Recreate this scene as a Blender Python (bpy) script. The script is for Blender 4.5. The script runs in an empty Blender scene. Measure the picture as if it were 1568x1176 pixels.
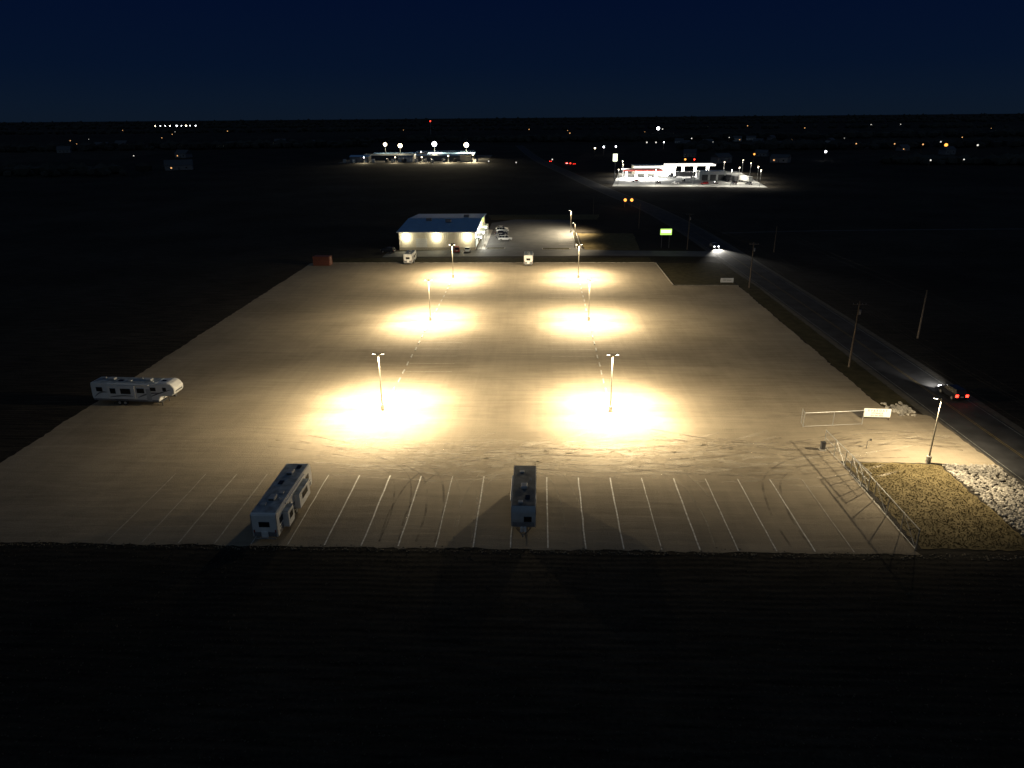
import bpy, bmesh, math, random
from mathutils import Vector, Matrix
from mathutils.geometry import tessellate_polygon
random.seed(7)
sc=bpy.context.scene
col=bpy.context.collection
rad=math.radians

# ------------------------------------------------------------------ materials
def nt(name):
    m=bpy.data.materials.new(name); m.use_nodes=True
    return m,m.node_tree.nodes,m.node_tree.links,m.node_tree.nodes['Principled BSDF']
def mat(name,c,rough=.6,metal=0,var=.15,scale=3,bump=0,c2=None,spec=.5):
    m,n,l,b=nt(name)
    tc=n.new('ShaderNodeTexCoord'); no=n.new('ShaderNodeTexNoise'); no.inputs['Scale'].default_value=scale; no.inputs['Detail'].default_value=6
    l.new(tc.outputs['Object'],no.inputs['Vector'])
    r=n.new('ShaderNodeValToRGB'); r.color_ramp.elements[0].position=.3; r.color_ramp.elements[1].position=.7
    c2=c2 or tuple(x*(1-var*2) for x in c)
    r.color_ramp.elements[0].color=(*c2,1); r.color_ramp.elements[1].color=(*[min(1,x*(1+var*.3)) for x in c],1)
    l.new(no.outputs['Fac'],r.inputs['Fac']); l.new(r.outputs['Color'],b.inputs['Base Color'])
    b.inputs['Roughness'].default_value=rough; b.inputs['Metallic'].default_value=metal
    b.inputs['Specular IOR Level'].default_value=spec
    if bump:
        bp=n.new('ShaderNodeBump'); bp.inputs['Strength'].default_value=bump; bp.inputs['Distance'].default_value=.05
        l.new(no.outputs['Fac'],bp.inputs['Height']); l.new(bp.outputs['Normal'],b.inputs['Normal'])
    return m
def emi(name,c,s,sample=False):
    m,n,l,b=nt(name)
    b.inputs['Base Color'].default_value=(*[x*.5 for x in c],1)
    b.inputs['Emission Color'].default_value=(*c,1); b.inputs['Emission Strength'].default_value=s
    if not sample: m.cycles.emission_sampling='NONE'
    return m
WHITE=mat('white_gelcoat',(.72,.72,.70),.35,var=.06,scale=1.2)
GREYW=mat('grey_siding',(.42,.43,.43),.5,var=.1,scale=1.5)
ROOFW=mat('rubber_roof',(.32,.38,.42),.8,var=.3,scale=1.1)
ROOFD=mat('rubber_roof_dirty',(.14,.15,.155),.85,var=.3,scale=1.0)
DGLASS=mat('tinted_glass',(.012,.013,.015),.08,var=.0)
BLACK=mat('black_rubber',(.02,.02,.02),.8)
DGREY=mat('dark_grey_trim',(.07,.07,.075),.5)
MGREY=mat('grey_graphic',(.2,.2,.21),.4)
STEEL=mat('galvanised_steel',(.45,.45,.44),.45,.6,var=.15,scale=5)
BRONZE=mat('painted_pole_metal',(.26,.24,.2),.45,.3)
WOOD=mat('weathered_wood',(.13,.10,.075),.9,var=.3,scale=6)
CONC=mat('concrete',(.42,.40,.36),.85,var=.15,scale=2,bump=.2)
KERB=mat('dirty_kerb_concrete',(.30,.27,.22),.9,var=.35,scale=.7,bump=.2)
PAINT=mat('white_line_paint',(.8,.77,.7),.7,var=.2,scale=2.5,c2=(.38,.34,.27))
FPAINT=mat('faded_line_paint',(.5,.46,.38),.8,var=.2,scale=1.5,c2=(.27,.23,.17))
RPAINT=mat('worn_road_paint',(.2,.2,.18),.7,var=.3,scale=1.5)
YPAINT=mat('yellow_line_paint',(.16,.11,.025),.7,var=.3,scale=2)
ASPH=mat('asphalt',(.042,.042,.044),.85,var=.3,scale=.3,bump=.1,spec=.25)
ASPH2=mat('asphalt_worn',(.1,.1,.1),.8,var=.15,scale=.3)
WALLM=mat('building_wall_panel',(.66,.61,.50),.7,var=.06,scale=.8)
ROOFB=mat('blue_metal_roof',(.30,.50,.72),.5,.0,var=.08,scale=.6)
RED=mat('red_car_paint',(.35,.02,.02),.25)
REDB=mat('red_brown_container_paint',(.17,.05,.03),.6,var=.25)
CARW=mat('white_car_paint',(.75,.75,.75),.25,var=.02)
CARD=mat('dark_car_paint',(.02,.022,.028),.2,var=.1)
SILV=mat('silver_car_paint',(.4,.41,.42),.25,.4,var=.05)
ROCK=mat('rip_rap_stone',(.36,.33,.28),.9,var=.3,scale=.8)
STRAW=mat('straw_debris',(.2,.165,.11),.95,var=.3,scale=.9)
TREEM=mat('distant_foliage',(.04,.042,.036),.95,var=.3,scale=.02)
TAILM=mat('tail_lens',(.25,.01,.01),.3)
E_HEAD=emi('led_panel_glow',(1,.9,.7),30)
E_WARM=emi('warm_lamp_glow',(1,.82,.5),14)
E_WHITE=emi('white_lamp_glow',(.95,.97,1),12)
E_ORNG=emi('orange_lamp_glow',(1,.36,.06),2.6)
E_DIMW=emi('dim_lamp_glow',(.9,.85,.75),1.2)
E_DIMO=emi('dim_orange_glow',(1,.5,.18),1.2)
E_RED=emi('red_tail_glow',(1,.03,.015),9)
E_SIGN=emi('green_sign_glow',(.55,.95,.18),1.3)
E_SIGN2=emi('pale_sign_glow',(.95,1,.7),2.2)
E_WIN=emi('lit_window_glow',(.9,1,.85),1.1)
E_CAN=emi('canopy_glow',(1,.95,.86),1.5)
E_CANR=emi('red_canopy_band_glow',(1,.2,.15),.6)

# ------------------------------------------------------------------ helpers
def root(name,loc=(0,0,0),rz=0):
    e=bpy.data.objects.new(name,None); e.location=loc; e.rotation_euler=(0,0,rad(rz)); e.empty_display_size=.3
    col.objects.link(e); return e
def meshobj(name,verts,faces,m,parent=None,loc=(0,0,0),rot=(0,0,0),smooth=False):
    me=bpy.data.meshes.new(name); me.from_pydata([tuple(v) for v in verts],[],faces); me.update()
    o=bpy.data.objects.new(name,me); col.objects.link(o); me.materials.append(m)
    o.location=loc; o.rotation_euler=rot
    if parent: o.parent=parent
    if smooth: me.shade_smooth()
    return o
def bmobj(name,bm,m,parent=None,loc=(0,0,0),rot=(0,0,0),smooth=False):
    bmesh.ops.recalc_face_normals(bm,faces=bm.faces)
    me=bpy.data.meshes.new(name); bm.to_mesh(me); bm.free(); me.materials.append(m)
    o=bpy.data.objects.new(name,me); col.objects.link(o); o.location=loc; o.rotation_euler=rot
    if parent: o.parent=parent
    if smooth: me.shade_smooth()
    return o
def box(p,name,c,s,m,bev=0,rot=(0,0,0),seg=2):
    bm=bmesh.new(); bmesh.ops.create_cube(bm,size=1)
    bmesh.ops.scale(bm,vec=s,verts=bm.verts)
    if bev: bmesh.ops.bevel(bm,geom=bm.edges[:],offset=bev,segments=seg,affect='EDGES',profile=.5)
    return bmobj(name,bm,m,p,c,rot)
def cyl(p,name,c,r,h,m,r2=None,rot=(0,0,0),seg=16):
    bm=bmesh.new(); bmesh.ops.create_cone(bm,cap_ends=True,segments=seg,radius1=r,radius2=r if r2 is None else r2,depth=h)
    return bmobj(name,bm,m,p,c,rot)
def tube(p,name,a,b,r,m,seg=8):
    a=Vector(a);b=Vector(b);d=b-a
    bm=bmesh.new(); bmesh.ops.create_cone(bm,cap_ends=True,segments=seg,radius1=r,radius2=r,depth=d.length)
    o=bmobj(name,bm,m,p,(a+b)/2); o.rotation_euler=d.to_track_quat('Z','Y').to_euler(); return o
def sph(p,name,c,r,m):
    bm=bmesh.new(); bmesh.ops.create_icosphere(bm,subdivisions=2,radius=r); return bmobj(name,bm,m,p,c,smooth=True)
def prof(p,name,pts,w,m,bev=0,w_top=None):
    n=len(pts); zs=[q[1] for q in pts]; z0,z1=min(zs),max(zs)
    def hw(z): return (w + ((w_top-w)*(z-z0)/(z1-z0) if w_top else 0))/2
    v=[(-hw(z),y,z) for y,z in pts]+[(hw(z),y,z) for y,z in pts]
    bm=bmesh.new(); vs=[bm.verts.new(q) for q in v]
    bm.faces.new(vs[:n]); bm.faces.new(vs[n:][::-1])
    for i in range(n):
        j=(i+1)%n; bm.faces.new([vs[i],vs[i+n],vs[j+n],vs[j]])
    bmesh.ops.recalc_face_normals(bm,faces=bm.faces)
    if bev: bmesh.ops.bevel(bm,geom=[e for e in bm.edges if not(len(e.link_faces)==2 and e.calc_face_angle(0)<.3)],offset=bev,segments=2,affect='EDGES')
    return bmobj(name,bm,m,p)
def sheet(name,poly,z,m,jit=0,step=.8,parent=None):
    pts=[]
    n=len(poly)
    for i in range(n):
        a=Vector(poly[i]).to_3d();b=Vector(poly[(i+1)%n]).to_3d();k=max(1,int((b-a).length/step)) if jit else 1
        nn=Vector((-(b-a).y,(b-a).x,0)).normalized()
        for j in range(k):
            q=a.lerp(b,j/k)
            if jit: q=q+nn*(random.uniform(-jit,jit)+jit*1.2*math.sin(j*.31+i)*random.random())
            pts.append(q)
    tr=tessellate_polygon([pts])
    o=meshobj(name,[(q.x,q.y,z) for q in pts],[tuple(t) for t in tr],m,parent)
    bm=bmesh.new(); bm.from_mesh(o.data); 
    for f in bm.faces:
        if f.normal.z<0: f.normal_flip()
    bm.to_mesh(o.data); bm.free()
    return o
def strip(name,pts,w,z,m,parent=None,off=0):
    v=[];f=[]
    for i,q in enumerate(pts):
        a=Vector(pts[max(0,i-1)]);b=Vector(pts[min(len(pts)-1,i+1)]);d=(b-a).normalized();nn=Vector((-d.y,d.x))
        q=Vector(q)+nn*off
        v+=[(*(q+nn*w/2),z),(*(q-nn*w/2),z)]
        if i: k=2*i; f.append((k-2,k-1,k+1,k))
    return meshobj(name,v,f,m,parent)
def smooth_path(P,n=12):
    out=[]
    for i in range(len(P)-1):
        p0=Vector(P[max(0,i-1)]);p1=Vector(P[i]);p2=Vector(P[i+1]);p3=Vector(P[min(len(P)-1,i+2)])
        for j in range(n):
            t=j/n
            out.append(.5*((2*p1)+(-p0+p2)*t+(2*p0-5*p1+4*p2-p3)*t*t+(-p0+3*p1-3*p2+p3)*t**3))
    out.append(Vector(P[-1])); return out
def spot(p,name,loc,d,power,ang,c,blend=.5,rad_=.15,wide=False):
    L=bpy.data.lights.new(name,'SPOT'); L.energy=power; L.color=c; L.spot_size=rad(ang); L.spot_blend=blend; L.shadow_soft_size=rad_
    if wide:  # area-light optic: wide even throw, then a soft cut-off above about 65 degrees
        L.use_nodes=True; n=L.node_tree.nodes; l=L.node_tree.links
        g=n.new('ShaderNodeTexCoord'); s=n.new('ShaderNodeSeparateXYZ'); l.new(g.outputs['Normal'],s.inputs[0])
        a=n.new('ShaderNodeMath'); a.operation='ABSOLUTE'; l.new(s.outputs['Z'],a.inputs[0])
        mr=n.new('ShaderNodeMapRange'); mr.interpolation_type='SMOOTHSTEP'; mr.inputs[1].default_value=.19; mr.inputs[2].default_value=.58; mr.inputs[3].default_value=.03; mr.inputs[4].default_value=1
        l.new(a.outputs[0],mr.inputs[0])
        b=n.new('ShaderNodeMath'); b.operation='MULTIPLY_ADD'; b.inputs[1].default_value=-1.9; b.inputs[2].default_value=2.9; l.new(a.outputs[0],b.inputs[0])
        q=n.new('ShaderNodeMath'); q.operation='MULTIPLY'; l.new(b.outputs[0],q.inputs[0]); l.new(mr.outputs[0],q.inputs[1])
        l.new(q.outputs[0],n['Emission'].inputs['Strength'])
    o=bpy.data.objects.new(name,L); col.objects.link(o); o.location=loc; o.rotation_euler=Vector(d).to_track_quat('-Z','Y').to_euler()
    if p: o.parent=p
    return o
def point(p,name,loc,power,c,r=.15):
    L=bpy.data.lights.new(name,'POINT'); L.energy=power; L.color=c; L.shadow_soft_size=r
    o=bpy.data.objects.new(name,L); col.objects.link(o); o.location=loc
    if p: o.parent=p
    return o

# ------------------------------------------------------------------ ground
def ground_mat():
    m,n,l,b=nt('field_soil_and_stubble')
    tc=n.new('ShaderNodeTexCoord')
    mp=n.new('ShaderNodeMapping'); mp.inputs['Scale'].default_value=(.18,1.6,1); l.new(tc.outputs['Object'],mp.inputs['Vector'])
    rows=n.new('ShaderNodeTexNoise'); rows.inputs['Scale'].default_value=1; rows.inputs['Detail'].default_value=6; l.new(mp.outputs[0],rows.inputs['Vector'])
    fine=n.new('ShaderNodeTexNoise'); fine.inputs['Scale'].default_value=2.5; fine.inputs['Detail'].default_value=8; fine.inputs['Roughness'].default_value=.75; l.new(tc.outputs['Object'],fine.inputs['Vector'])
    wv=n.new('ShaderNodeTexWave'); wv.wave_type='BANDS'; wv.bands_direction='Y'; wv.inputs['Scale'].default_value=.41; wv.inputs['Distortion'].default_value=5; wv.inputs['Detail'].default_value=4; wv.inputs['Detail Scale'].default_value=.25
    l.new(tc.outputs['Object'],wv.inputs['Vector'])
    big=n.new('ShaderNodeTexVoronoi'); big.inputs['Scale'].default_value=.0035; l.new(tc.outputs['Object'],big.inputs['Vector'])
    bn=n.new('ShaderNodeTexNoise'); bn.inputs['Scale'].default_value=.03; bn.inputs['Detail'].default_value=6; l.new(tc.outputs['Object'],bn.inputs['Vector'])
    r=n.new('ShaderNodeValToRGB'); e=r.color_ramp.elements; e[0].position=.38; e[1].position=.70
    e[0].color=(.018,.016,.013,1); e[1].color=(.12,.10,.075,1)
    mx=n.new('ShaderNodeMix'); mx.data_type='FLOAT'; mx.inputs[0].default_value=.5; l.new(rows.outputs['Fac'],mx.inputs[2]); l.new(fine.outputs['Fac'],mx.inputs[3])
    l.new(mx.outputs[0],r.inputs['Fac'])
    m2=n.new('ShaderNodeMix'); m2.data_type='RGBA'; m2.blend_type='MULTIPLY'; m2.inputs[0].default_value=.8
    r2=n.new('ShaderNodeValToRGB'); r2.color_ramp.elements[0].color=(.45,.45,.4,1); r2.color_ramp.elements[0].position=.35;r2.color_ramp.elements[1].color=(1,1,1,1);r2.color_ramp.elements[1].position=.65
    l.new(bn.outputs['Fac'],r2.inputs['Fac']); l.new(r.outputs[0],m2.inputs[6]); l.new(r2.outputs[0],m2.inputs[7])
    bw=n.new('ShaderNodeRGBToBW'); l.new(big.outputs['Color'],bw.inputs[0])
    m3=n.new('ShaderNodeMix'); m3.data_type='RGBA'; m3.blend_type='MULTIPLY'; m3.inputs[0].default_value=.5
    l.new(m2.outputs[2],m3.inputs[6]); l.new(bw.outputs[0],m3.inputs[7])
    l.new(m3.outputs[2],b.inputs['Base Color']); b.inputs['Roughness'].default_value=.95; b.inputs['Specular IOR Level'].default_value=.1
    ad=n.new('ShaderNodeMath'); ad.operation='MULTIPLY_ADD'; ad.inputs[1].default_value=.35; l.new(wv.outputs['Fac'],ad.inputs[0]); l.new(mx.outputs[0],ad.inputs[2])
    bp=n.new('ShaderNodeBump'); bp.inputs['Strength'].default_value=.45; bp.inputs['Distance'].default_value=.12; l.new(ad.outputs[0],bp.inputs['Height']); l.new(bp.outputs[0],b.inputs['Normal'])
    return m
meshobj('ground',[(-15000,-3000,0),(15000,-3000,0),(15000,20000,0),(-15000,20000,0)],[(0,1,2,3)],ground_mat())

def gravel_mat():
    m,n,l,b=nt('lot_gravel')
    tc=n.new('ShaderNodeTexCoord')
    def noise(sc_,scale,det=6,ro=.6,dist=0):
        mp=n.new('ShaderNodeMapping'); mp.inputs['Scale'].default_value=sc_; l.new(tc.outputs['Object'],mp.inputs['Vector'])
        x=n.new('ShaderNodeTexNoise'); x.inputs['Scale'].default_value=scale; x.inputs['Detail'].default_value=det; x.inputs['Roughness'].default_value=ro; x.inputs['Distortion'].default_value=dist
        l.new(mp.outputs[0],x.inputs['Vector']); return x
    a=noise((1,1,1),.06,8,.6,.6); s=noise((.12,1.1,1),.9,6,.6,.8); g=noise((1,1,1),7,8,.8); s2=noise((1.2,.08,1),.7,5,.6,.6)
    r=n.new('ShaderNodeValToRGB'); e=r.color_ramp.elements; e[0].position=.34; e[1].position=.66; e[0].color=(.15,.122,.086,1); e[1].color=(.34,.288,.208,1)
    def mixf(f,x,y):
        q=n.new('ShaderNodeMix'); q.data_type='FLOAT'; q.inputs[0].default_value=f; l.new(x,q.inputs[2]); l.new(y,q.inputs[3]); return q.outputs[0]
    v=mixf(.4,a.outputs['Fac'],s.outputs['Fac']); v=mixf(.28,v,g.outputs['Fac']); v=mixf(.12,v,s2.outputs['Fac'])
    l.new(v,r.inputs['Fac']); l.new(r.outputs[0],b.inputs['Base Color']); b.inputs['Roughness'].default_value=.95; b.inputs['Specular IOR Level'].default_value=.15
    h=mixf(.5,s.outputs['Fac'],g.outputs['Fac'])
    bp=n.new('ShaderNodeBump'); bp.inputs['Strength'].default_value=.7; bp.inputs['Distance'].default_value=.15; l.new(h,bp.inputs['Height']); l.new(bp.outputs[0],b.inputs['Normal'])
    return m
GRAV=gravel_mat()
sheet('gravel_parking_lot',[(-67,60),(37,60),(37,80),(48.7,79.6),(55.5,78),(55.2,94),(49.9,98),(49.7,177),(33.7,177),(33.7,206.5),(-67,206.5)],.02,GRAV,jit=.14,step=.7)

def grass_mat(name,c1,c2):
    return mat(name,c2,.95,var=.2,scale=.6,bump=.6,c2=c1,spec=.1)
GR1=grass_mat('dormant_grass',(.085,.066,.030),(.15,.118,.058))
GR2=grass_mat('dark_grass',(.03,.028,.014),(.06,.05,.026))
sheet('grass_patch',[(37.6,61),(48.7,61),(48.6,79.3),(37.6,79.6)],.035,GR1,jit=.15,step=.6)
sheet('grass_corner',[(34,177.4),(49.5,177.4),(50,206),(34,206)],.03,GR2,jit=.1)
sheet('grass_verge',[(50,98),(54.6,98),(54,176),(52.5,206),(50,206)],.012,GR2,jit=.1)
kr=root('concrete_kerb')
box(kr,'edge_west',(33.75,191.9,.07),(.22,29.2,.14),KERB,.02)
box(kr,'edge_south',(41.85,177,.07),(15.9,.22,.14),KERB,.02)
box(kr,'edge_back',(-16.5,206.7,.07),(100,.2,.14),KERB,.02)

# gravel tyre tracks
m,n,l,b=nt('tyre_track_dust')
tc=n.new('ShaderNodeTexCoord'); no=n.new('ShaderNodeTexNoise'); no.inputs['Scale'].default_value=.5; no.inputs['Detail'].default_value=8
l.new(tc.outputs['Object'],no.inputs['Vector']); rr=n.new('ShaderNodeValToRGB'); rr.color_ramp.elements[0].position=.40; rr.color_ramp.elements[1].position=.75
rr.color_ramp.elements[0].color=(0,0,0,1); rr.color_ramp.elements[1].color=(.7,.7,.7,1)
l.new(no.outputs['Fac'],rr.inputs['Fac']); l.new(rr.outputs[0],b.inputs['Alpha']); b.inputs['Base Color'].default_value=(.46,.40,.30,1); b.inputs['Roughness'].default_value=.95
TRL=m
TRD=m.copy(); TRD.name='tyre_track_damp'; TRD.node_tree.nodes['Principled BSDF'].inputs['Base Color'].default_value=(.15,.12,.085,1)
tv=[[],[]];tf=[[],[]]
def track(P,w,k,z):
    pts=smooth_path(P,10)
    for off in (-.95,.95):
        base=len(tv[k])
        for i,q in enumerate(pts):
            a=pts[max(0,i-1)];c=pts[min(len(pts)-1,i+1)];d=(c-a).normalized();nn=Vector((-d.y,d.x)); qq=q+nn*off
            tv[k]+= [(*(qq+nn*w/2),z),(*(qq-nn*w/2),z)]
            if i: j=base+2*i; tf[k].append((j-2,j-1,j+1,j))
for i in range(44):
    k=0 if random.random()<.85 else 1
    y=random.uniform(76,84); x0=random.uniform(-30,12); L=random.uniform(20,45)
    track([(x0,y),(x0+L*.33,y+random.uniform(-2,2)),(x0+L*.66,y+random.uniform(-2,2)),(x0+L,y+random.uniform(-2,5))],random.uniform(.2,.45),k,.024+.0003*i)
for i in range(8):
    k=i%2
    xs=-28+3.72*random.randint(0,15)+1.86; s=random.choice([-1,1])
    track([(xs,61),(xs,68),(xs+s*2,76),(xs+s*9,81),(xs+s*20,83+random.uniform(-2,3))],random.uniform(.15,.25),k,.038+.0003*i)
for i in range(6):
    track([(54,86+random.uniform(-2,3)),(44,86+random.uniform(-2,3)),(32,85+random.uniform(-3,3)),(15,84+random.uniform(-3,6))],.3,i%2,.045+.0003*i)
for k in (0,1):
    meshobj('tyre_tracks',tv[k],tf[k],(TRL,TRD)[k])

# painted markings
pm=root('parking_stall_markings')
for i in range(21):
    x=-43.6+3.72*i
    if x>31: break
    w=.11+random.uniform(-.02,.03)
    k=8; P=[(x+random.uniform(-.03,.03),60.2+14.8*j/k) for j in range(k+1)]
    strip('stall_line',P,w,.058,PAINT if -32<x<28 else FPAINT,pm)
for xa,xb in ((-22.3,-14.5),(2.4,10.0)):
    for y in (112,116.1,120.2,124.3,128.4,132.5,160,164,168,172,176):
        strip('stall_line',[(xa,y),(xb,y)],.1,.058,FPAINT,pm)
ws=root('wheel_stops')
for X in (-22.6,10.45):
    y=99.5
    while y<181:
        if min(abs(y-q) for q in (95.2,144,186))>1.2:
            box(ws,'stop',(X+random.uniform(-.05,.05),y,.1),(.22,1.7,.16),CONC,.03,(0,0,random.uniform(-.04,.04)))
        y+=4.1
def scatter(name,n_,fx,size,m,flat=.6,z=0.02):
    bm=bmesh.new()
    for i in range(n_):
        x,y=fx(); s=random.uniform(*size)
        r=bmesh.ops.create_icosphere(bm,subdivisions=1,radius=s)
        for v in r['verts']:
            v.co=Vector((v.co.x*random.uniform(.7,1.25)+x,v.co.y*random.uniform(.7,1.25)+y,v.co.z*flat*random.uniform(.7,1.2)+z+s*flat*.4))
    return bmobj(name,bm,m)
scatter('gravel_edge_debris',900,lambda:(random.uniform(-67,50),59.7+random.gauss(0,.28)),(.04,.11),STRAW,.5)
scatter('rip_rap_rocks',1900,lambda:(random.uniform(48.9,55.3),random.uniform(62.5,79.2)),(.1,.27),ROCK,.65)
scatter('rock_pile',110,lambda:(52.2+random.gauss(0,.8),96.5+random.gauss(0,1.0)),(.15,.35),ROCK,.7,z=.05)
def tuftmesh(name,n_,fx,m,hr=(.08,.25)):
    v=[];f=[]
    for i in range(n_):
        x,y=fx()
        for j in range(3):
            a=random.uniform(0,6.28);w=.03+random.random()*.05;h=random.uniform(*hr);lx,ly=random.uniform(-.1,.1),random.uniform(-.1,.1)
            k=len(v); v+=[(x-w*math.cos(a),y-w*math.sin(a),.03),(x+w*math.cos(a),y+w*math.sin(a),.03),(x+lx,y+ly,.03+h)]; f.append((k,k+1,k+2))
    return meshobj(name,v,f,m)
tuftmesh('grass_tufts',6000,lambda:(random.uniform(37.8,48.5),random.uniform(61.2,79.2)),GR1,(.03,.09))
tuftmesh('crop_stubble',9000,lambda:(random.uniform(-60,60),59.2-.76*random.randint(0,34)+random.gauss(0,.09)),mat('stubble',(.09,.078,.055),.95),(.04,.1))

# ------------------------------------------------------------------ roads
rp=smooth_path([(62,-60),(60.5,20),(60,80),(59.6,140),(58,215),(56,270),(50,340),(38,420),(20,560),(-4,760),(-30,1100)],10)
rd=root('asphalt_road')
strip('shoulder',rp,10.8,.008,mat('road_shoulder_gravel',(.07,.062,.048),.95,var=.25,scale=1),rd)
strip('surface',rp,8.4,.022,ASPH,rd)
strip('edge_line_west',rp[:50],.1,.03,RPAINT,rd,off=3.8); strip('edge_line_east',rp[:50],.1,.03,RPAINT,rd,off=-3.8)
strip('centre_line_a',rp[:50],.1,.03,YPAINT,rd,off=.14); strip('centre_line_b',rp[:50],.1,.03,YPAINT,rd,off=-.14)
sheet('access_drive',[(-48,216),(-20,217),(20,218),(54.5,216),(54,225),(22,227),(14,229),(-22,229),(-48,225)],.012,ASPH2,jit=.05,step=2)
sheet('customer_parking_pavement',[(-19,226),(14,227),(12.5,298),(-10,300),(-19,290)],.017,ASPH2)
sheet('sidewalk',[(-20.2,229),(-17.4,229),(-17.4,272),(-20.2,272)],.06,CONC)
sheet('grass_strip',[(-66,207.2),(33,207.2),(33,215),(-66,214.5)],.012,GR2,jit=.1)
sheet('lawn',[(14.5,228),(32,227),(34,262),(14,262)],.012,GR1,jit=.2)
sheet('lawn',[(-20,299),(24,299),(26,315),(-22,315)],.012,GR1,jit=.2)
isl=root('kerbed_grass_island')
for nm,c,s in (('island_body',(12.8,247,.07),(1.6,34,.14)),('island_front',(5.5,229.5,.07),(9,2.4,.14)),('island_near_building',(-14,231,.07),(6,2.2,.14))):
    box(isl,nm,c,s,CONC,.05); box(isl,nm+'_turf',(c[0],c[1],.15),(s[0]-.4,s[1]-.4,.03),GR2,.01)
pl=root('customer_parking_markings')
for i in range(9): strip('stall_line',[(-17,238+2.8*i),(-11.6,238+2.8*i)],.11,.03,PAINT,pl)
for i in range(9): strip('stall_line',[(6.6,238+2.8*i),(11.8,238+2.8*i)],.11,.03,PAINT,pl)
strip('field_lane',smooth_path([(66,262),(120,268),(260,272),(600,280)],5),2.2,.01,mat('dirt_lane',(.06,.056,.05),.95,var=.3,scale=.3))

# ------------------------------------------------------------------ lot light poles
LC=(1.0,.82,.53)
def lot_light(x,y,h=8.7,power=24000,heads=2,rz=0,name='parking_lot_light_pole',tilt=.25,ht=.35):
    r=root(name,(x,y,0),rz)
    cyl(r,'concrete_base',(0,0,.45),.3,.9,CONC,.28)
    box(r,'base_plate',(0,0,.92),(.36,.36,.05),BRONZE,.01)
    cyl(r,'shaft',(0,0,(h+.9)/2),.1,h-.9,BRONZE,.075,seg=12)
    if heads==2:
        box(r,'cross_arm',(0,0,h-.1),(.9,.09,.09),BRONZE,.02)
        for s in (-1,1):
            rot=(0,rad(8)*s*-1,0)
            box(r,'lamp_head',(s*.62,0,h),(.52,.36,.1),BRONZE,.03,rot)
            box(r,'led_panel',(s*.62,0,h-.065),(.42,.28,.02),E_HEAD,0,rot)
            spot(r,'lamp',(s*.62,0,h-.16),(s*tilt,0,-1),power,172,LC,.15,.2,True)
    else:
        box(r,'arm',(.25,0,h-.1),(.5,.08,.08),BRONZE,.02)
        box(r,'lamp_head',(.62,0,h),(.52,.36,.1),BRONZE,.03)
        box(r,'led_panel',(.62,0,h-.065),(.42,.28,.02),E_HEAD,0)
        spot(r,'lamp',(.62,0,h-.16),(ht,0,-1),power,170,LC,.3,.2,True)
    return r
for X in (-22.7,10.4):
    lot_light(X,95.2,power=31000); lot_light(X,144,power=26000); lot_light(X,186,8.8,23000)
lot_light(47.6,79.8,8.4,13500,1,150,ht=.2)
lot_light(11.6,264,8,26000,1,180,'street_lamp'); lot_light(11.6,232,8,5000,1,180,'street_lamp')

# ------------------------------------------------------------------ vehicles
def wheel(p,x,y,r=.34,w=.24):
    cyl(p,'tyre',(x,y,r),r,w,BLACK,rot=(0,rad(90),0),seg=20)
    s=1 if x>0 else -1
    cyl(p,'rim',(x+s*(w/2+.004),y,r),r*.58,.03,STEEL,rot=(0,rad(90),0),seg=14)
def car(name,loc,rz,paint,suv=True,head=None,tail=None,hp=0):
    r=root(name,loc,rz)
    if suv:
        body=[(-2.3,.38),(-2.38,.62),(-2.33,1.02),(-1.9,1.08),(1.1,1.08),(2.05,.98),(2.33,.8),(2.36,.5),(2.25,.34),(1.9,.34),(1.75,.62),(1.45,.74),(1.15,.62),(1.0,.34),(-1.0,.34),(-1.15,.62),(-1.45,.74),(-1.75,.62),(-1.9,.36)]
        cab=[(-2.2,1.06),(-1.95,1.66),(-1.7,1.72),(.25,1.72),(.5,1.66),(1.15,1.06)]; rf=(-.75,1.7,2.3)
    else:
        body=[(-2.25,.36),(-2.32,.6),(-2.2,.9),(-1.4,.95),(1.0,.92),(2.0,.8),(2.3,.65),(2.32,.42),(2.2,.3),(1.8,.3),(1.68,.55),(1.4,.66),(1.12,.55),(.98,.3),(-1.0,.3),(-1.12,.55),(-1.4,.66),(-1.68,.55),(-1.85,.32)]
        cab=[(-1.75,.92),(-1.1,1.38),(-.8,1.42),(.05,1.42),(.3,1.36),(1.05,.91)]; rf=(-.4,1.41,1.35)
    prof(r,'body',body,1.86,paint,.05,w_top=1.74)
    prof(r,'glasshouse',cab,1.7,DGLASS,.03,w_top=1.35)
    box(r,'roof_panel',(0,rf[0],rf[1]+.02),(1.33,rf[2]-.1,.05),paint,.02)
    for s in (-1,1):
        for yy in ((-.1,-1.1) if suv else (-.25,)):
            box(r,'door_pillar',(s*.775,yy,1.36 if suv else 1.15),(.05,.09,.58 if suv else .42),paint,.01,(0,-s*rad(15),0))
        box(r,'mirror',(s*.98,.8,1.1 if suv else .95),(.16,.12,.12),paint,.03)
        for y in (1.45,-1.45) if suv else (1.4,-1.4): wheel(r,s*.82,y)
        hh=.82 if suv else .66
        box(r,'headlight',(s*.68,2.3,hh),(.34 if not hp else .42,.1,.14 if not hp else .26),head or WHITE,.02)
        box(r,'tail_light',(s*.74,-2.33,hh+.1),(.24 if not tail else .42,.08,.2 if not tail else .4),tail or TAILM,.02)
        if hp: spot(r,'headlamp_beam',(s*.66,2.42,hh),(0,1,-.055),hp,62,(1,.95,.85),.8,.08)
    box(r,'grille',(0,2.345,.62),(.9,.05,.2),DGREY,.01)
    box(r,'number_plate',(0,-2.385,.78),(.45,.02,.13),WHITE)
    return r
car('suv_with_tail_lights',(62.2,102,.03),2,CARD,True,E_WHITE,E_RED,3500)
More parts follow.
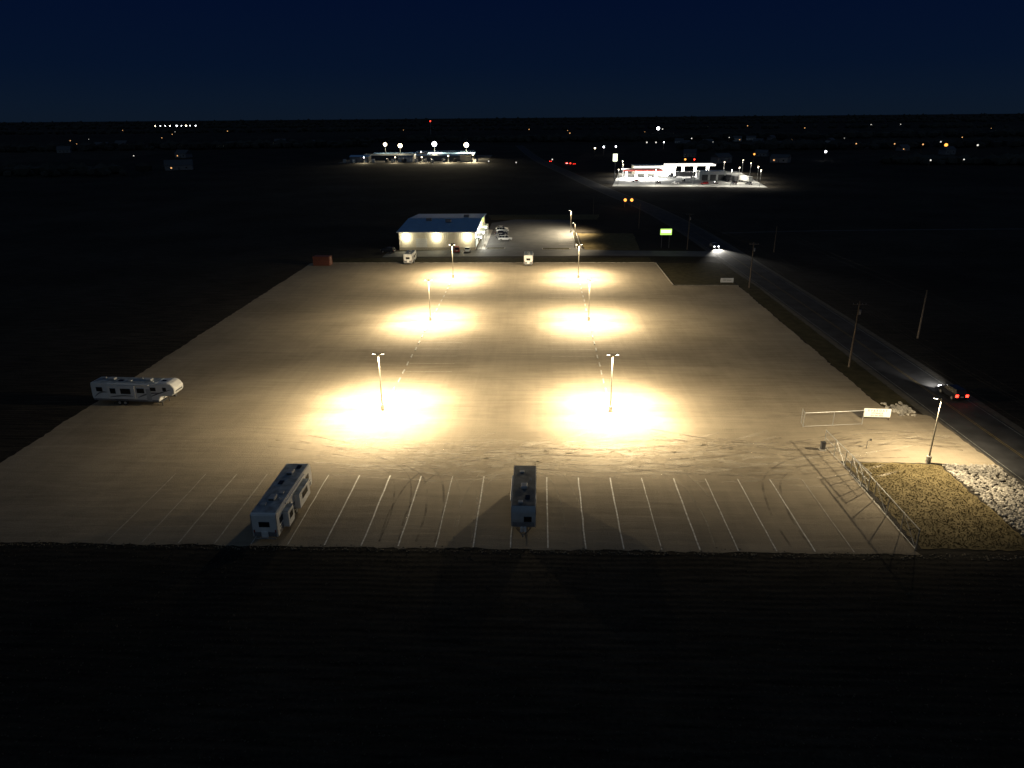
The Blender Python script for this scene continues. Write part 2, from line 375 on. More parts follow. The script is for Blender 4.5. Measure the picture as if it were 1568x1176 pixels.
car('oncoming_car',(56.3,232,.03),184,SILV,False,E_WHITE,None,9000)
car('white_suv',(-11.6,246.5,.03),-90,CARW,True)
car('dark_car',(-13.5,259,.03),-90,CARD,False)
car('silver_car',(-13.5,265.5,.03),-90,SILV,True)
car('red_car',(-25.9,224.6,.03),5,RED,True)
car('white_car',(-22.6,225,.03),3,CARW,False)
car('dark_car',(-13.2,253,.03),-90,MGREY,False)
car('white_car',(-14,271,.03),-90,CARW,False)
car('parked_suv',(-47.5,223.5,.03),70,CARD,True)

def swoosh(p,x,y0,y1,z0,z1,th,m,bend=.35,n_=14):
    v=[];f=[]
    for i in range(n_+1):
        t=i/n_; y=y0+(y1-y0)*t; z=z0+(z1-z0)*t+bend*math.sin(t*math.pi); w=th*max(0,math.sin(t*math.pi))**.6+.015
        v+=[(x,y,z-w/2),(x,y,z+w/2)]
        if i: k=2*i; f.append((k-2,k-1,k+1,k))
    meshobj('side_graphic',v,f,m,p)
def window(p,x,y,z,ly,lz):
    s=1 if x>0 else -1
    box(p,'window_frame',(x+s*.012,y,z),(.03,ly+.1,lz+.1),DGREY,.01)
    box(p,'window_glass',(x+s*.03,y,z),(.02,ly,lz),DGLASS,.005)
def roofkit(p,z,items):
    for k,(x,y) in items:
        if k=='ac':
            box(p,'roof_air_conditioner',(x,y,z+.16),(.72,1.0,.32),GREYW,.1); box(p,'ac_grille',(x,y-.5,z+.15),(.5,.03,.18),DGREY)
        elif k=='vent': box(p,'roof_vent',(x,y,z+.08),(.5,.5,.16),GREYW,.04)
        elif k=='dark': box(p,'skylight',(x,y,z+.05),(.5,.75,.1),DGLASS,.03)
        elif k=='pipe': cyl(p,'vent_pipe',(x,y,z+.12),.06,.25,WHITE,seg=8)
def running_gear(p,W,ys,r=.38):
    for s in (-1,1):
        for y in ys: wheel(p,s*(W/2-.16),y,r,.26)
        box(p,'wheel_fender',(s*(W/2+.02),sum(ys)/len(ys),.92),(.08,abs(ys[0]-ys[-1])+1.1,.12),DGREY,.03)
    box(p,'chassis_frame',(0,0,.5),(1.6,8,.16),DGREY,.02)
    for s in (-1,1):
        for y in (-3.6,3.4): cyl(p,'stabiliser_jack',(s*.8,y,.25),.05,.5,DGREY,seg=8)

def fifth_wheel(loc,rz):
    r=root('fifth_wheel_camper',loc,rz); W=2.5
    prof(r,'body_shell',[(-6.4,.75),(-6.55,1.3),(-6.5,3.3),(-6.35,3.5),(4.0,3.6),(5.6,3.72),(6.15,3.55),(6.65,2.9),(6.6,2.2),(6.2,1.75),(4.2,1.65),(4.0,.75)],W,WHITE,.07)
    box(r,'roof_membrane',(0,-1.2,3.56),(2.34,9.9,.05),ROOFW,.02,(rad(.5),0,0))
    roofkit(r,3.6,[('ac',(0,2.2)),('ac',(0,-3.6)),('vent',(.5,-.5)),('vent',(-.4,-5.2)),('dark',(.4,-2)),('pipe',(-.6,.8)),('dark',(0,4.6)),('pipe',(.7,3.2))])
    running_gear(r,W,(-2.4,-1.5)) 
    for s in (1,-1):
        x=s*W/2
        box(r,'lower_skirt',(x*1.003,-1.2,.86),(.02,10.3,.26),MGREY)
        box(r,'slide_out',(x+s*.12,-1.6,2.15),(.3,4.3,2.1),WHITE,.04)
        for y,z,ly,lz in ((-5.2,2.45,.9,.6),(1.3,2.4,1.1,.65),(3.3,2.7,.8,.5),(5.1,2.75,.5,.45)): window(r,x,y,z,ly,lz)
        for y,ly in ((-2.9,.8),(-.9,1.5)): window(r,x+s*.27,y,2.35,ly,.75)
        box(r,'entry_door',(x+s*.02,2.55,1.75),(.04,.75,1.9),GREYW,.02)
        swoosh(r,x+s*.008,-6.2,-4.0,1.2,2.0,.22,MGREY); swoosh(r,x+s*.008,.7,4.6,1.3,2.1,.26,MGREY,.3)
        swoosh(r,x+s*.01,2.0,6.1,1.2,2.7,.16,DGREY,.1); swoosh(r,x+s*.275,-3.6,.3,1.35,1.6,.2,MGREY,.15)
    box(r,'front_cap_graphic',(0,6.55,2.55),(1.9,.12,.55),DGREY,.05,(rad(10),0,0))
    box(r,'pin_box',(0,5.3,1.45),(.5,1.5,.4),DGREY,.05)
    for s in (-1,1): cyl(r,'landing_leg',(s*.9,4.2,.45),.06,.9,DGREY,seg=8)
    cyl(r,'awning_roller',(1.33,-.5,3.35),.09,6.5,WHITE,rot=(rad(90),0,0))
    box(r,'rear_ladder',(.7,-6.6,2.2),(.4,.05,2.2),STEEL,.02)
    return r
fifth_wheel((-60.1,97.6,0),-94)

def travel_trailer(name,loc,rz,L,H,body,roof,kit,W=2.5,front_round=.5,slide=None):
    r=root(name,loc,rz); h=L/2
    prof(r,'body_shell',[(-h,.65),(-h-.03,H-.2),(-h+.15,H-.03),(h-front_round,H),(h-.1,H-.45),(h,H*.6),(h-.1,.9),(h-.35,.62)],W,body,.07)
    box(r,'roof_membrane',(0,-.2,H+.0),(W-.16,L-.9,.05),roof,.02)
    roofkit(r,H+.02,kit)
    running_gear(r,W,(-.9,0))
    for s in (-1,1):
        x=s*W/2
        for y,z,ly,lz in ((-h+1.2,H*.62,.9,.6),(-h+3.4,H*.62,1.2,.6),(h-1.6,H*.64,.9,.55),(.9,H*.6,1.0,.6)): window(r,x,y,z,ly,lz)
        box(r,'lower_band',(x*1.004,0,.95),(.02,L-1.2,.4),MGREY)
        box(r,'stripe',(x*1.005,0,1.45),(.02,L-1.4,.09),DGREY)
        swoosh(r,x+s*.015,-h+.4,h-.8,1.1,1.9,.18,DGREY,.2)
        box(r,'corner_trim',(x*.99,-h-.02,H/2+.3),(.06,.05,H-.8),STEEL,.01)
    box(r,'entry_door',(W/2+.02,h-2.6,1.55),(.04,.72,1.8),WHITE,.02)
    if slide:
        for (s,y,ly) in slide:
            x=s*(W/2+.3)
            box(r,'slide_out',(x,y,1.75),(.65,ly,1.75),body,.04); box(r,'slide_out_top',(x,y,2.64),(.67,ly+.04,.04),roof)
            window(r,s*(W/2+.63),y,1.95,ly*.5,.6)
    cyl(r,'awning_roller',(W/2+.09,0,H-.3),.08,L*.55,WHITE,rot=(rad(90),0,0))
    for s in (-1,1): tube(r,'tongue_rail',(s*.75,h-.4,.5),(0,h+1.0,.48),.05,DGREY)
    cyl(r,'coupler',(0,h+1.08,.52),.09,.18,STEEL); cyl(r,'tongue_jack',(0,h+.75,.65),.04,.9,STEEL,seg=8)
    for s in (-1,1): cyl(r,'propane_tank',(s*.17,h+.32,.8),.15,.5,WHITE)
    box(r,'rear_window_frame',(0,-h-.04,H*.63),(1.1,.03,.6),DGREY,.01); box(r,'rear_window',(0,-h-.06,H*.63),(1.0,.02,.5),DGLASS)
    box(r,'rear_bumper',(0,-h-.12,.55),(2.2,.1,.12),STEEL,.02)
    box(r,'rear_lower_panel',(0,-h-.035,.98),(2.3,.02,.5),MGREY)
    box(r,'spare_wheel_cover',(0,-h-.15,1.05),(.7,.2,.7),WHITE,.08)
    for s in (-1,1): box(r,'tail_light',(s*1.08,-h-.05,1.35),(.12,.03,.3),TAILM)
    box(r,'front_window_frame',(-.45,h+.0,H*.6),(.8,.05,.62),DGREY,.01); box(r,'front_window',(-.45,h+.03,H*.6),(.7,.03,.52),DGLASS)
    box(r,'front_stone_guard',(0,h-.03,1.15),(2.2,.05,.5),MGREY,.01)
    return r
travel_trailer('motorhome_trailer',(-27.25,66.3,0),0,11.4,3.35,WHITE,ROOFW,[('ac',(0,2.8)),('vent',(.5,-1.6)),('dark',(-.3,.6)),('vent',(-.5,-4)),('dark',(.5,4.2)),('pipe',(.8,-3)),('ac',(0,-2.8))],W=2.6,slide=[(1,1.2,3.4),(1,-3.3,1.6)])
travel_trailer('travel_trailer',(-1.45,67.6,0),180,9.8,2.95,GREYW,ROOFD,[('ac',(0,.4)),('vent',(.3,-3)),('dark',(-.4,2.6)),('pipe',(-.7,-1.2)),('vent',(.3,3.6))],W=2.5)
travel_trailer('small_camper',(-37.8,207.5,0),0,7.5,3.1,WHITE,ROOFW,[('ac',(0,.4)),('vent',(.3,-2))],W=2.5)
travel_trailer('small_camper',(-3.0,205.2,0),0,7.0,3.1,WHITE,ROOFW,[('ac',(0,.4)),('vent',(.3,-2))],W=2.5)
r=root('storage_container',(-62.6,203.5,0),-4)
box(r,'shell',(0,0,1.4),(4.8,2.5,2.6),REDB,.03)
for i in range(20): box(r,'corrugation',(-2.25+i*.236,-1.26,1.4),(.1,.05,2.3),REDB,.01)
for s in (-1,1):
    box(r,'corner_post',(s*2.37,-1.25,1.4),(.12,.1,2.6),REDB,.01); box(r,'door_leaf',(2.42,s*.6,1.4),(.04,1.1,2.3),REDB,.01); cyl(r,'lock_bar',(2.46,s*.3,1.4),.03,2.3,STEEL,seg=8)

# ------------------------------------------------------------------ fences & gate
def chain_fence(name,a,b,h=1.85,post=3.0,mesh=True,brace=True,double=False):
    a=Vector(a);b=Vector(b);d=b-a;L=d.length;u=d/L
    r=root(name,(a.x,a.y,0),math.degrees(math.atan2(u.y,u.x)))
    k=max(1,round(L/post))
    for i in range(k+1): cyl(r,'post',(L*i/k,0,h/2+.03),.05,h+.06,STEEL,seg=8)
    tube(r,'top_rail',(0,0,h),(L,0,h),.04,STEEL); tube(r,'bottom_rail',(0,0,.12),(L,0,.12),.025,STEEL)
    if double: tube(r,'mid_rail',(0,0,h*.55),(L,0,h*.55),.03,STEEL)
    if brace:
        for i in range(k):
            if i%2==0: tube(r,'brace',(L*i/k,0,.12),(L*(i+1)/k,0,h),.022,STEEL)
    if mesh:
        v=[];f=[];sp=.26;t=.0028;H=h-.14
        def wire(x0,z0,x1,z1):
            if x1<0 or x0>L: return
            if x0<0: z0+=(0-x0)*(z1-z0)/(x1-x0); x0=0
            if x1>L: z1-= (x1-L)*(z1-z0)/(x1-x0); x1=L
            q=len(v); v.extend([(x0,t,z0),(x0,-t,z0-t),(x0,-t,z0+t),(x1,t,z1),(x1,-t,z1-t),(x1,-t,z1+t)])
            f.extend([(q,q+1,q+4,q+3),(q+1,q+2,q+5,q+4),(q+2,q,q+3,q+5)])
        x=-H
        while x<L: wire(x,.13,x+H,.13+H); wire(x,.13+H,x+H,.13); x+=sp
        meshobj('chain_link_fabric',v,f,STEEL,r)
    return r
chain_fence('chain_link_fence',(36.9,60.8),(36.9,76.5),2.3)
chain_fence('sliding_gate',(37.3,72.5),(36.75,84.3),2.2,2.9,True,True,True)
chain_fence('chain_link_fence',(36.1,90.2),(44.4,91.2),2.1,4.1,True,False)
chain_fence('chain_link_fence',(36.1,90.2),(36.3,91.6),2.1,1.4,True,False)
r=root('gate_operator_box',(36.1,83.1,0),0)
box(r,'plinth',(0,0,.08),(.7,.7,.16),CONC,.02); box(r,'cabinet',(0,0,.62),(.5,.55,.9),DGREY,.04); box(r,'lid',(0,0,1.1),(.56,.6,.07),BLACK,.02)
r=root('keypad_post',(41.8,83.6,0),0)
tube(r,'post',(0,0,0),(0,0,1.1),.04,DGREY); tube(r,'gooseneck',(0,0,1.1),(.3,0,1.25),.035,DGREY); box(r,'keypad',(.38,0,1.25),(.2,.14,.28),BLACK,.02)
def text(p,body,size,loc,rot,m,name='lettering'):
    cu=bpy.data.curves.new(name,'FONT'); cu.body=body; cu.size=size; cu.align_x='CENTER'; cu.align_y='CENTER'; cu.extrude=.004
    o=bpy.data.objects.new(name,cu); col.objects.link(o); cu.materials.append(m); o.location=loc; o.rotation_euler=rot; o.parent=p
r=root('storage_sign_board',(47.0,92.8,0),-3)
box(r,'panel',(0,0,1.1),(3.6,.08,1.25),mat('sign_white',(.8,.8,.78),.5,var=.02),.01)
for s in (-1,1): box(r,'sign_post',(s*1.7,.09,.9),(.1,.1,1.8),WOOD,.01)
text(r,'R V & B O A T',.42,(0,-.05,1.42),(rad(90),0,0),BLACK); text(r,'STORAGE',.36,(0,-.05,1.02),(rad(90),0,0),BLACK); text(r,'000 000 0000',.3,(0,-.05,.68),(rad(90),0,0),BLACK)
r=root('roadside_notice_board',(47.3,178.6,0),0)
box(r,'panel',(0,0,1.0),(3.2,.08,1.1),WHITE,.01)
for s in (-1,1): box(r,'sign_post',(s*1.45,.09,.8),(.1,.1,1.6),WOOD,.01)
text(r,'FOR LEASE',.45,(0,-.05,1.0),(rad(90),0,0),DGREY)
r=root('illuminated_pylon_sign',(40.4,231,0),0)
for s in (-1,1): box(r,'sign_post',(s*1.2,0,2.1),(.2,.2,4.2),DGREY,.02)
box(r,'cabinet',(0,0,5.2),(3.8,.5,2.1),DGREY,.04)
box(r,'face',(0,-.26,5.2),(3.6,.02,1.9),E_SIGN,0); box(r,'logo_band',(0,-.28,5.35),(3.1,.02,.75),E_SIGN2); 

# ------------------------------------------------------------------ utility poles and wires
def upole(x,y,h,arm=True,rz=0):
    r=root('utility_pole',(x,y,0),rz)
    cyl(r,'trunk',(0,0,h/2),.17,h,WOOD,.11,seg=12)
    if arm:
        box(r,'cross_arm',(0,-.12,h-.5),(2.2,.1,.12),WOOD,.01)
        for xx in (-1,-.4,.4,1): cyl(r,'insulator',(xx,-.12,h-.36),.05,.16,MGREY,seg=8)
        cyl(r,'transformer',(.28,0,h-1.8),.2,.8,MGREY)
    return r
PO=[(52.3,115.3,11.3),(51.7,174.3,11.2),(47,228.5,11.4),(37.6,273.6,9.5),(22.3,300,9)]
PR=[(71.8,132.1,9.3),(72.7,223.6,7.9)]
upole(53.3,56,11.3)
for q in PO+PR: upole(*q,arm=q[2]>10)
def wires(name,P,offs,drop=.6,r=.01):
    cu=bpy.data.curves.new(name,'CURVE'); cu.dimensions='3D'; cu.bevel_depth=r
    for ox,oz in offs:
        for a,b in zip(P,P[1:]):
            s=cu.splines.new('POLY'); s.points.add(12)
            for i in range(13):
                t=i/12; s.points[i].co=(a[0]+(b[0]-a[0])*t+ox,a[1]+(b[1]-a[1])*t-.12,a[2]+(b[2]-a[2])*t+oz-drop*4*t*(1-t),1)
    o=bpy.data.objects.new(name,cu); col.objects.link(o); cu.materials.append(BLACK)
wires('power_lines',[(53.3,56,11.3)]+PO,((-1,-.25),(1,-.25),(-.4,-.25),(0,-2.6)))
wires('power_lines',[(71,30,9.3)]+PR+[(60,330,8)],((0,-.2),(0,-1.2)))

# ------------------------------------------------------------------ office building
b=root('office_building',(-32.6,228,0),0)
W2=12.3; D=44
box(b,'walls',(0,D/2,2.9),(W2*2-.2,D-.2,5.8),WALLM,.02)
for i in range(41): box(b,'wall_rib',(-W2+.3+i*.6,.08,3.1),(.06,.05,5.2),WALLM)
box(b,'base_wainscot',(0,.07,.45),(W2*2-.25,.05,.9),mat('wainscot',(.4,.36,.28),.8),.01)
e0=-W2-.5; e1=W2+.5; zr=7.1
rv=[(e0,-.6,5.85),(e1,-.6,5.85),(e1,D/2,zr),(e0,D/2,zr),(e1,D+.6,5.85),(e0,D+.6,5.85)]
rv=rv+[(x,y,z-.16) for x,y,z in rv]
meshobj('roof',rv,[(0,1,2,3),(3,2,4,5),(7,6,9,8),(8,9,11,10),(0,6,7,1),(1,7,8,2),(2,8,10,4),(4,10,11,5),(5,11,9,3),(3,9,6,0)],ROOFB,b)
for s in (-1,1): meshobj('gable_infill',[(s*(W2-.05),.1,5.75),(s*(W2-.05),D-.1,5.75),(s*(W2-.05),D/2,zr-.18)],[(0,1,2)],WALLM,b)
box(b,'eave_fascia',(0,-.63,5.77),(W2*2+1,.06,.2),WHITE,.01)
box(b,'ridge_cap',(0,D/2,zr+.04),(W2*2+1,.5,.06),ROOFB)
sl=math.atan((zr-5.85)/(D/2+.6))
for i in range(21): box(b,'roof_seam',(e0+.4+i*1.24,D/4-.3,(5.85+zr)/2+.02),(.05,D/2+.5,.05),ROOFB,0,(sl,0,0))
for x,y in ((2,15),(-5,18),(7,27)): box(b,'rooftop_unit',(x,y,7.3),(1.8,1.4,.9),MGREY,.06)
for x in (-9.8,-.1,9.7):
    box(b,'wall_pack_lamp',(x,-.05,4.4),(.45,.25,.3),DGREY,.03); box(b,'lamp_glass',(x,-.22,4.2),(.9,.08,.7),E_WARM)
    point(b,'wall_lamp',(x,-.9,4.1),700,(1,.9,.6),.15)
box(b,'overhead_door',(-5,.1,1.9),(3.6,.06,3.6),WHITE,.01)
for i in range(6): box(b,'door_groove',(-5,.06,.4+i*.6),(3.5,.03,.05),GREYW)
box(b,'service_door',(5,.06,1.1),(1.1,.05,2.2),DGREY,.01)
x=W2+.0
for i in range(8):
    y=3+i*4.6
    box(b,'window_frame',(x,y,1.9),(.08,3.2,2.5),WHITE,.01); box(b,'window',(x+.05,y,1.9),(.04,2.9,2.2),E_WIN if i in (0,1,3,4,6) else DGLASS)
box(b,'awning',(x+.9,D/2-4,3.5),(1.8,32,.2),WHITE,.03)
for i in range(8): cyl(b,'awning_post',(x+1.7,2.5+i*4.6,1.75),.08,3.5,WHITE,seg=8)
for y in (3,14,26): point(b,'soffit_lamp',(x+1.9,y,3.9),1500,(1,.95,.8),.15)
box(b,'gable_lamp',(x+.3,30,5.6),(.2,4,1.4),E_SIGN,.02)  # glowing panel stands for the greenish lamp at the gable top
box(b,'kerb_bollard',(x+2.6,6,.5),(.2,.2,1),YPAINT,.03)

# ------------------------------------------------------------------ gas station
g=root('gas_station',(0,0,0),0)
sheet('forecourt_pavement',[(44,446),(62,573),(150,566),(133,434)],.03,mat('forecourt_concrete',(.4,.4,.38),.8,var=.25,scale=.06),parent=g)
def canopy(nm,cx,cy,wx,wy,h,band,power):
    box(g,nm+'_canopy',(cx,cy,h),(wx,wy,1.1),GREYW if band else E_CAN,.05)
    box(g,nm+'_fascia',(cx,cy-wy/2-.06,h),(wx+.1,.08,.9),band or E_CAN)
    for i in range(4):
        px=cx-wx*.38+i*wx*.76/3
        for py in (-wy*.25,wy*.25):
            cyl(g,nm+'_column',(px,cy+py,h/2-.3),.3,h-.6,WHITE,seg=10)
            box(g,nm+'_pump',(px,cy+py+1.6,1.0),(.9,.6,2.0),GREYW,.08); box(g,nm+'_pump_island',(px,cy+py+.8,.1),(1.4,4,.2),CONC,.04)
    L=bpy.data.lights.new(nm+'_downlights','AREA'); L.shape='RECTANGLE'; L.size=wx*.9; L.size_y=wy*.9; L.energy=power; L.color=(1,.97,.9)
    o=bpy.data.objects.new(nm+'_downlights',L); col.objects.link(o); o.location=(cx,cy,h-.6); o.parent=g
canopy('car',68,497,26,14,6,E_CANR,45000)
canopy('truck',106,530,34,12,7,None,50000)
box(g,'store_building',(83,545,3),(30,14,6),WALLM,.05); box(g,'store_fascia',(83,537.8,4.9),(30.2,.3,1.4),E_CAN,.02); box(g,'store_front_glass',(83,537.8,2),(24,.2,3),E_WIN)
box(g,'store_roof',(83,545,6.1),(30.5,14.5,.3),ROOFW)
box(g,'service_bay',(112,487,3.2),(17,9,5.4),WHITE,.05)
for i in range(3): box(g,'bay_door',(107+i*5.2,482.4,1.9),(3.8,.1,3.6),DGREY)
for i,(x,y) in enumerate(((48,452),(70,448),(92,446),(114,444),(130,440),(137,470),(142,505),(146,540),(56,500),(60,540),(124,465),(128,520))):
    tube(g,'light_pole',(x,y,0),(x,y,9.5),.12,STEEL); box(g,'light_head',(x,y,9.6),(1.0,.6,.3),DGREY); sph(g,'lamp_globe',(x,y,9.4),.3,E_WARM)
    spot(g,'area_lamp',(x,y,9.0),(0,0,-1),random.uniform(7000,16000),165,(1,.93,.78),.6,.4)
tube(g,'price_sign_mast',(49,485,0),(49,485,13),.35,DGREY); box(g,'price_sign',(49,485,14.5),(2.8,.8,4.6),E_SIGN2,.05)
cars=[(74,462,10,CARD),(84,459,80,CARW),(101,455,90,RED),(109,460,0,CARD),(119,457,15,CARD),(127,452,30,SILV),(92,476,0,CARD),(62,478,90,RED),(126,500,60,CARD),(76,512,0,SILV)]
for i,(x,y,a,p) in enumerate(cars): car('parked_car',(x,y,.04),a,p,i%2==0)
def truck(loc,rz,m1):
    r=root('semi_truck',loc,rz)
    box(r,'trailer_box',(0,-4,2.6),(2.6,13.5,2.8),m1,.05); box(r,'cab',(0,5,1.9),(2.4,2.2,2.8),CARD,.25); box(r,'hood',(0,6.6,1.3),(2.1,1.6,1.5),CARD,.25); box(r,'windscreen',(0,6.08,2.5),(2.0,.1,.9),DGLASS)
    box(r,'chassis',(0,-1,.95),(1,15,.3),BLACK)
    for y in (-9.5,-8.3,2.6,3.8,6.6):
        for s in (-1,1): wheel(r,s*1.1,y,.5,.3)
truck((95,506,.04),75,DGREY); truck((121,476,.04),10,DGREY); truck((128,470,.04),10,WHITE)

# ------------------------------------------------------------------ distant storage / industrial facility
f=root('industrial_yard',(0,0,0),0)
sheet('yard_pavement',[(-190,692),(-50,684),(-52,830),(-200,840)],.03,mat('yard_gravel',(.14,.125,.1),.9,var=.3,scale=.05),parent=f)
def shed(x,y,w,d,h,m1,m2,rz=0,p=f):
    box(p,'shed_walls',(x,y,h/2),(w,d,h),m1)
    v=[(-w/2-.4,-d/2-.4,h),(w/2+.4,-d/2-.4,h),(w/2+.4,0,h+d*.12),(-w/2-.4,0,h+d*.12),(w/2+.4,d/2+.4,h),(-w/2-.4,d/2+.4,h)]
    meshobj('shed_roof',[(a+x,b_+y,c) for a,b_,c in v],[(0,1,2,3),(3,2,4,5),(1,4,2),(0,3,5)],m2,p)
shed(-172,712,18,12,5,MGREY,ROOFB); shed(-128,712,14,10,4.5,WHITE,ROOFW); shed(-95,735,52,12,4.5,MGREY,ROOFB); shed(-150,745,50,12,4.5,DGREY,ROOFW)
shed(-90,765,48,12,4.5,MGREY,ROOFB); shed(-150,775,44,12,4.5,DGREY,ROOFB); shed(-70,708,10,10,6,WALLM,ROOFW); shed(-100,795,60,14,5,MGREY,ROOFW)
for (x,y,z,m_,pw,s) in ((-159,768,14,E_WARM,16000,1.8),(-142,760,13,E_WARM,20000,2.1),(-108,768,14,E_WHITE,60000,2.5),(-75,766,13,E_WARM,60000,2.4),(-62,694,7,E_WARM,36000,.6),(-85,693,6,E_WARM,28000,.6),(-110,694,5,E_WARM,12000,.5),(-135,694,5,E_WARM,9000,.5),(-165,696,5,E_WHITE,9000,.5),(-120,755,7,E_WHITE,24000,.5)):
    tube(f,'light_mast',(x,y,0),(x,y,z),.2,STEEL); sph(f,'flood_lamp',(x,y,z),s,m_); spot(f,'flood',(x,y-2.7,z),(0,-.5,-1),pw,150,(1,.85,.55),.7,.5)
for i in range(14):
    x=-185+i*9.5+random.uniform(-2,2); box(f,'stored_trailer',(x,700+random.uniform(-2,8),1.6),(2.6,7,2.9),random.choice([WHITE,GREYW,DGREY]),.1,(0,0,random.uniform(-.3,.3)))

# ------------------------------------------------------------------ scattered distant lamps, houses
def far_lamp(x,y,z,r_,m_,name='street_lamp'):
    r=root(name,(x,y,0)); tube(r,'post',(0,0,0),(0,0,z),.15,WOOD); tube(r,'arm',(0,0,z),(0,-1.2,z+.2),.08,STEEL); sph(r,'lamp_globe',(0,-1.4,z),r_,m_)
for x,y,z,s,m_ in ((429,810,8,1.7,E_ORNG),(258,686,8,.9,E_WHITE),(184,649,8,.8,E_ORNG),(357,862,8,.7,E_DIMO),(286,1838,10,3.6,E_WHITE),(300,1860,8,1.3,E_DIMW),(70,822,8,.9,E_WHITE),(84,830,8,.8,E_WHITE),(60,815,7,.7,E_WARM),(135,953,8,.9,E_DIMW),(146,950,8,.9,E_DIMW),(157,957,8,.8,E_WHITE),
  (119,615,6,.8,E_ORNG),(126,613,6,.6,E_RED),(456,800,8,.9,E_DIMW),(394,850,8,.7,E_DIMO),(415,830,8,.8,E_DIMO),(308,600,5,.6,E_DIMW),(328,590,6,.5,E_DIMW),(470,900,8,.8,E_DIMW),(330,1000,8,.8,E_DIMO),(250,900,8,.7,E_DIMO),(500,700,6,.6,E_DIMO),
  (39.6,340,3.5,.7,E_ORNG),(42.6,340,3.5,.7,E_ORNG),(12,700,2,.6,E_DIMW),(-20,640,3,.5,E_DIMW),(-45,660,3,.6,E_DIMW),(-420,760,5,.5,E_DIMW),(220,1100,8,.8,E_DIMW),(260,1300,8,.9,E_DIMW),(60,1500,8,1,E_DIMO)):
    far_lamp(x,y,z,s,m_,'warning_lamp' if m_ is E_ORNG and y<400 else 'street_lamp')
for i in range(22):
    a=random.uniform(-.05,.62); d=random.uniform(800,2600); far_lamp(a*d,d,random.uniform(4,9),d*random.uniform(.0003,.0006),random.choice([E_DIMW,E_DIMO]))
for i in range(11):
    a=random.uniform(-.8,-.05); d=random.uniform(900,3000); far_lamp(a*d,d,random.uniform(4,9),d*random.uniform(.0003,.0006),random.choice([E_DIMW,E_DIMO]))
for i in range(9): far_lamp(-1523+i*21+random.uniform(-5,5),2945,16,random.choice([2.0,1.4,2.4]),E_WHITE if i%3 else E_WARM)
for x,y,a in ((24,660,185),(30,650,6),(10,690,6)): car('distant_car',(x,y,.03),a,CARD,True,E_WHITE,E_RED,0)
for x,y,rr_ in ((24,655,.5),(27,652,.5)): far_lamp(x,y,1.3,rr_,E_RED,'distant_tail_light')  # added red globes standing in for tail lights of distant cars
r=root('radio_mast',(-216,1493,0)); tube(r,'mast',(0,0,0),(0,0,32),.4,STEEL); tube(r,'guy_wire_a',(0,0,30),(15,0,0),.06,STEEL); tube(r,'guy_wire_b',(0,0,30),(-15,0,0),.06,STEEL); sph(r,'red_beacon',(0,0,32.5),1.1,E_RED); 
def house(x,y,w,d,h,rz):
    r=root('farm_house',(x,y,0),rz); box(r,'walls',(0,0,h/2),(w,d,h),random.choice([GREYW,MGREY,MGREY]))
    v=[(-w/2-.4,-d/2-.4,h),(w/2+.4,-d/2-.4,h),(w/2+.4,0,h+d*.35),(-w/2-.4,0,h+d*.35),(w/2+.4,d/2+.4,h),(-w/2-.4,d/2+.4,h)]
    meshobj('roof',v,[(0,1,2,3),(3,2,4,5),(1,4,2),(0,3,5)],DGREY,r)
    for i in (-1,1): box(r,'window',(i*w*.27,-d/2-.03,h*.5),(1.2,.06,1.0),E_DIMO if random.random()<.3 else DGLASS)
    box(r,'door',(0,-d/2-.03,1.1),(1.1,.06,2.2),DGREY)
for i in range(20): house(random.uniform(150,620),random.uniform(620,1300),random.uniform(10,18),random.uniform(8,11),random.uniform(3,5),random.uniform(-40,40))
for i in range(8): house(random.uniform(-700,-250),random.uniform(600,1300),random.uniform(12,26),random.uniform(8,14),random.uniform(3,5),random.uniform(-30,30))

def treeline(name,segs,n_):
    bm=bmesh.new()
    for i in range(n_):
        x0,y0,x1,y1,sp,h=random.choice(segs); t=random.random()
        x=x0+(x1-x0)*t+random.gauss(0,sp); y=y0+(y1-y0)*t+random.gauss(0,sp); s=h*random.uniform(.25,.6)
        rr_=bmesh.ops.create_icosphere(bm,subdivisions=1,radius=s)
        for v in rr_['verts']:
            v.co=Vector((v.co.x*random.uniform(.8,1.8)+x,v.co.y*random.uniform(.6,1.3)+y,max(0,v.co.z*random.uniform(.6,1.3)+s*.8)))
    return bmobj(name,bm,TREEM)
treeline('distant_tree_row',[(-1200,900,-250,1100,12,12),(-900,620,-330,560,10,9),(200,900,900,1000,20,11),(150,1300,1200,1400,30,13),(-300,1300,250,1250,20,12),(-2200,2200,-300,2400,60,14),(-300,2400,2500,2000,60,14),(300,640,620,560,8,8)],2400)
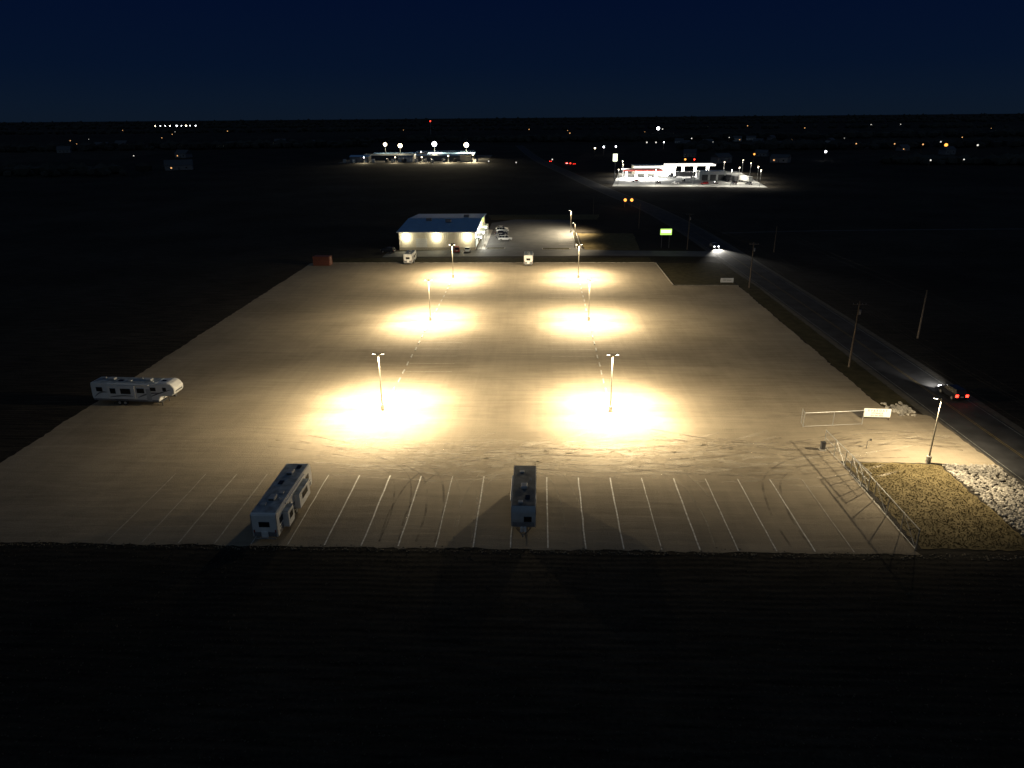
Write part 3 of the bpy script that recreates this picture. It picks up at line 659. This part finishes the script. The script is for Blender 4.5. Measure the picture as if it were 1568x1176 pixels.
treeline('horizon_woodland',[(-4500,5000,4500,5000,300,20),(-6000,7500,6500,7500,400,30),(-3000,3500,3500,3600,120,16)],2400)

# ------------------------------------------------------------------ world
w=bpy.data.worlds.new('World'); sc.world=w; w.use_nodes=True
n=w.node_tree.nodes; l=w.node_tree.links; bg=n['Background']
tc=n.new('ShaderNodeTexCoord'); nm=n.new('ShaderNodeVectorMath'); nm.operation='NORMALIZE'; l.new(tc.outputs['Generated'],nm.inputs[0])
sep=n.new('ShaderNodeSeparateXYZ'); l.new(nm.outputs[0],sep.inputs[0])
cr=n.new('ShaderNodeValToRGB'); e=cr.color_ramp.elements
e[0].position=0; e[0].color=(.0038,.0086,.0185,1); e[1].position=1; e[1].color=(.018,.032,.058,1)
for p_,c_ in ((.02,(.0032,.0082,.0200)),(.06,(.0017,.0062,.0210)),(.14,(.0008,.0044,.0215)),(.3,(.003,.008,.026))):
    q=e.new(p_); q.color=(*c_,1)
l.new(sep.outputs['Z'],cr.inputs['Fac'])
mr=n.new('ShaderNodeMapRange'); mr.inputs[1].default_value=.1; mr.inputs[2].default_value=-1; mr.inputs[3].default_value=0; mr.inputs[4].default_value=1; l.new(sep.outputs['Y'],mr.inputs[0])
mx=n.new('ShaderNodeMix'); mx.data_type='RGBA'; l.new(mr.outputs[0],mx.inputs[0]); l.new(cr.outputs[0],mx.inputs[6]); mx.inputs[7].default_value=(.05,.070,.095,1)
l.new(mx.outputs[2],bg.inputs['Color']); bg.inputs['Strength'].default_value=1

# ------------------------------------------------------------------ camera
cam=bpy.data.cameras.new('camera'); co=bpy.data.objects.new('camera',cam); col.objects.link(co)
R=Matrix.Rotation(rad(2.26),3,'Z')@Matrix.Rotation(rad(90-20.6),3,'X')@Matrix.Rotation(rad(-.5),3,'Z')
co.location=(0,0,40); co.rotation_euler=R.to_euler()
cam.sensor_width=36; cam.lens=25.03; cam.clip_end=40000; cam.clip_start=.5
sc.camera=co
sc.view_settings.view_transform='Standard'; sc.view_settings.look='None'; sc.view_settings.exposure=0; sc.view_settings.gamma=1
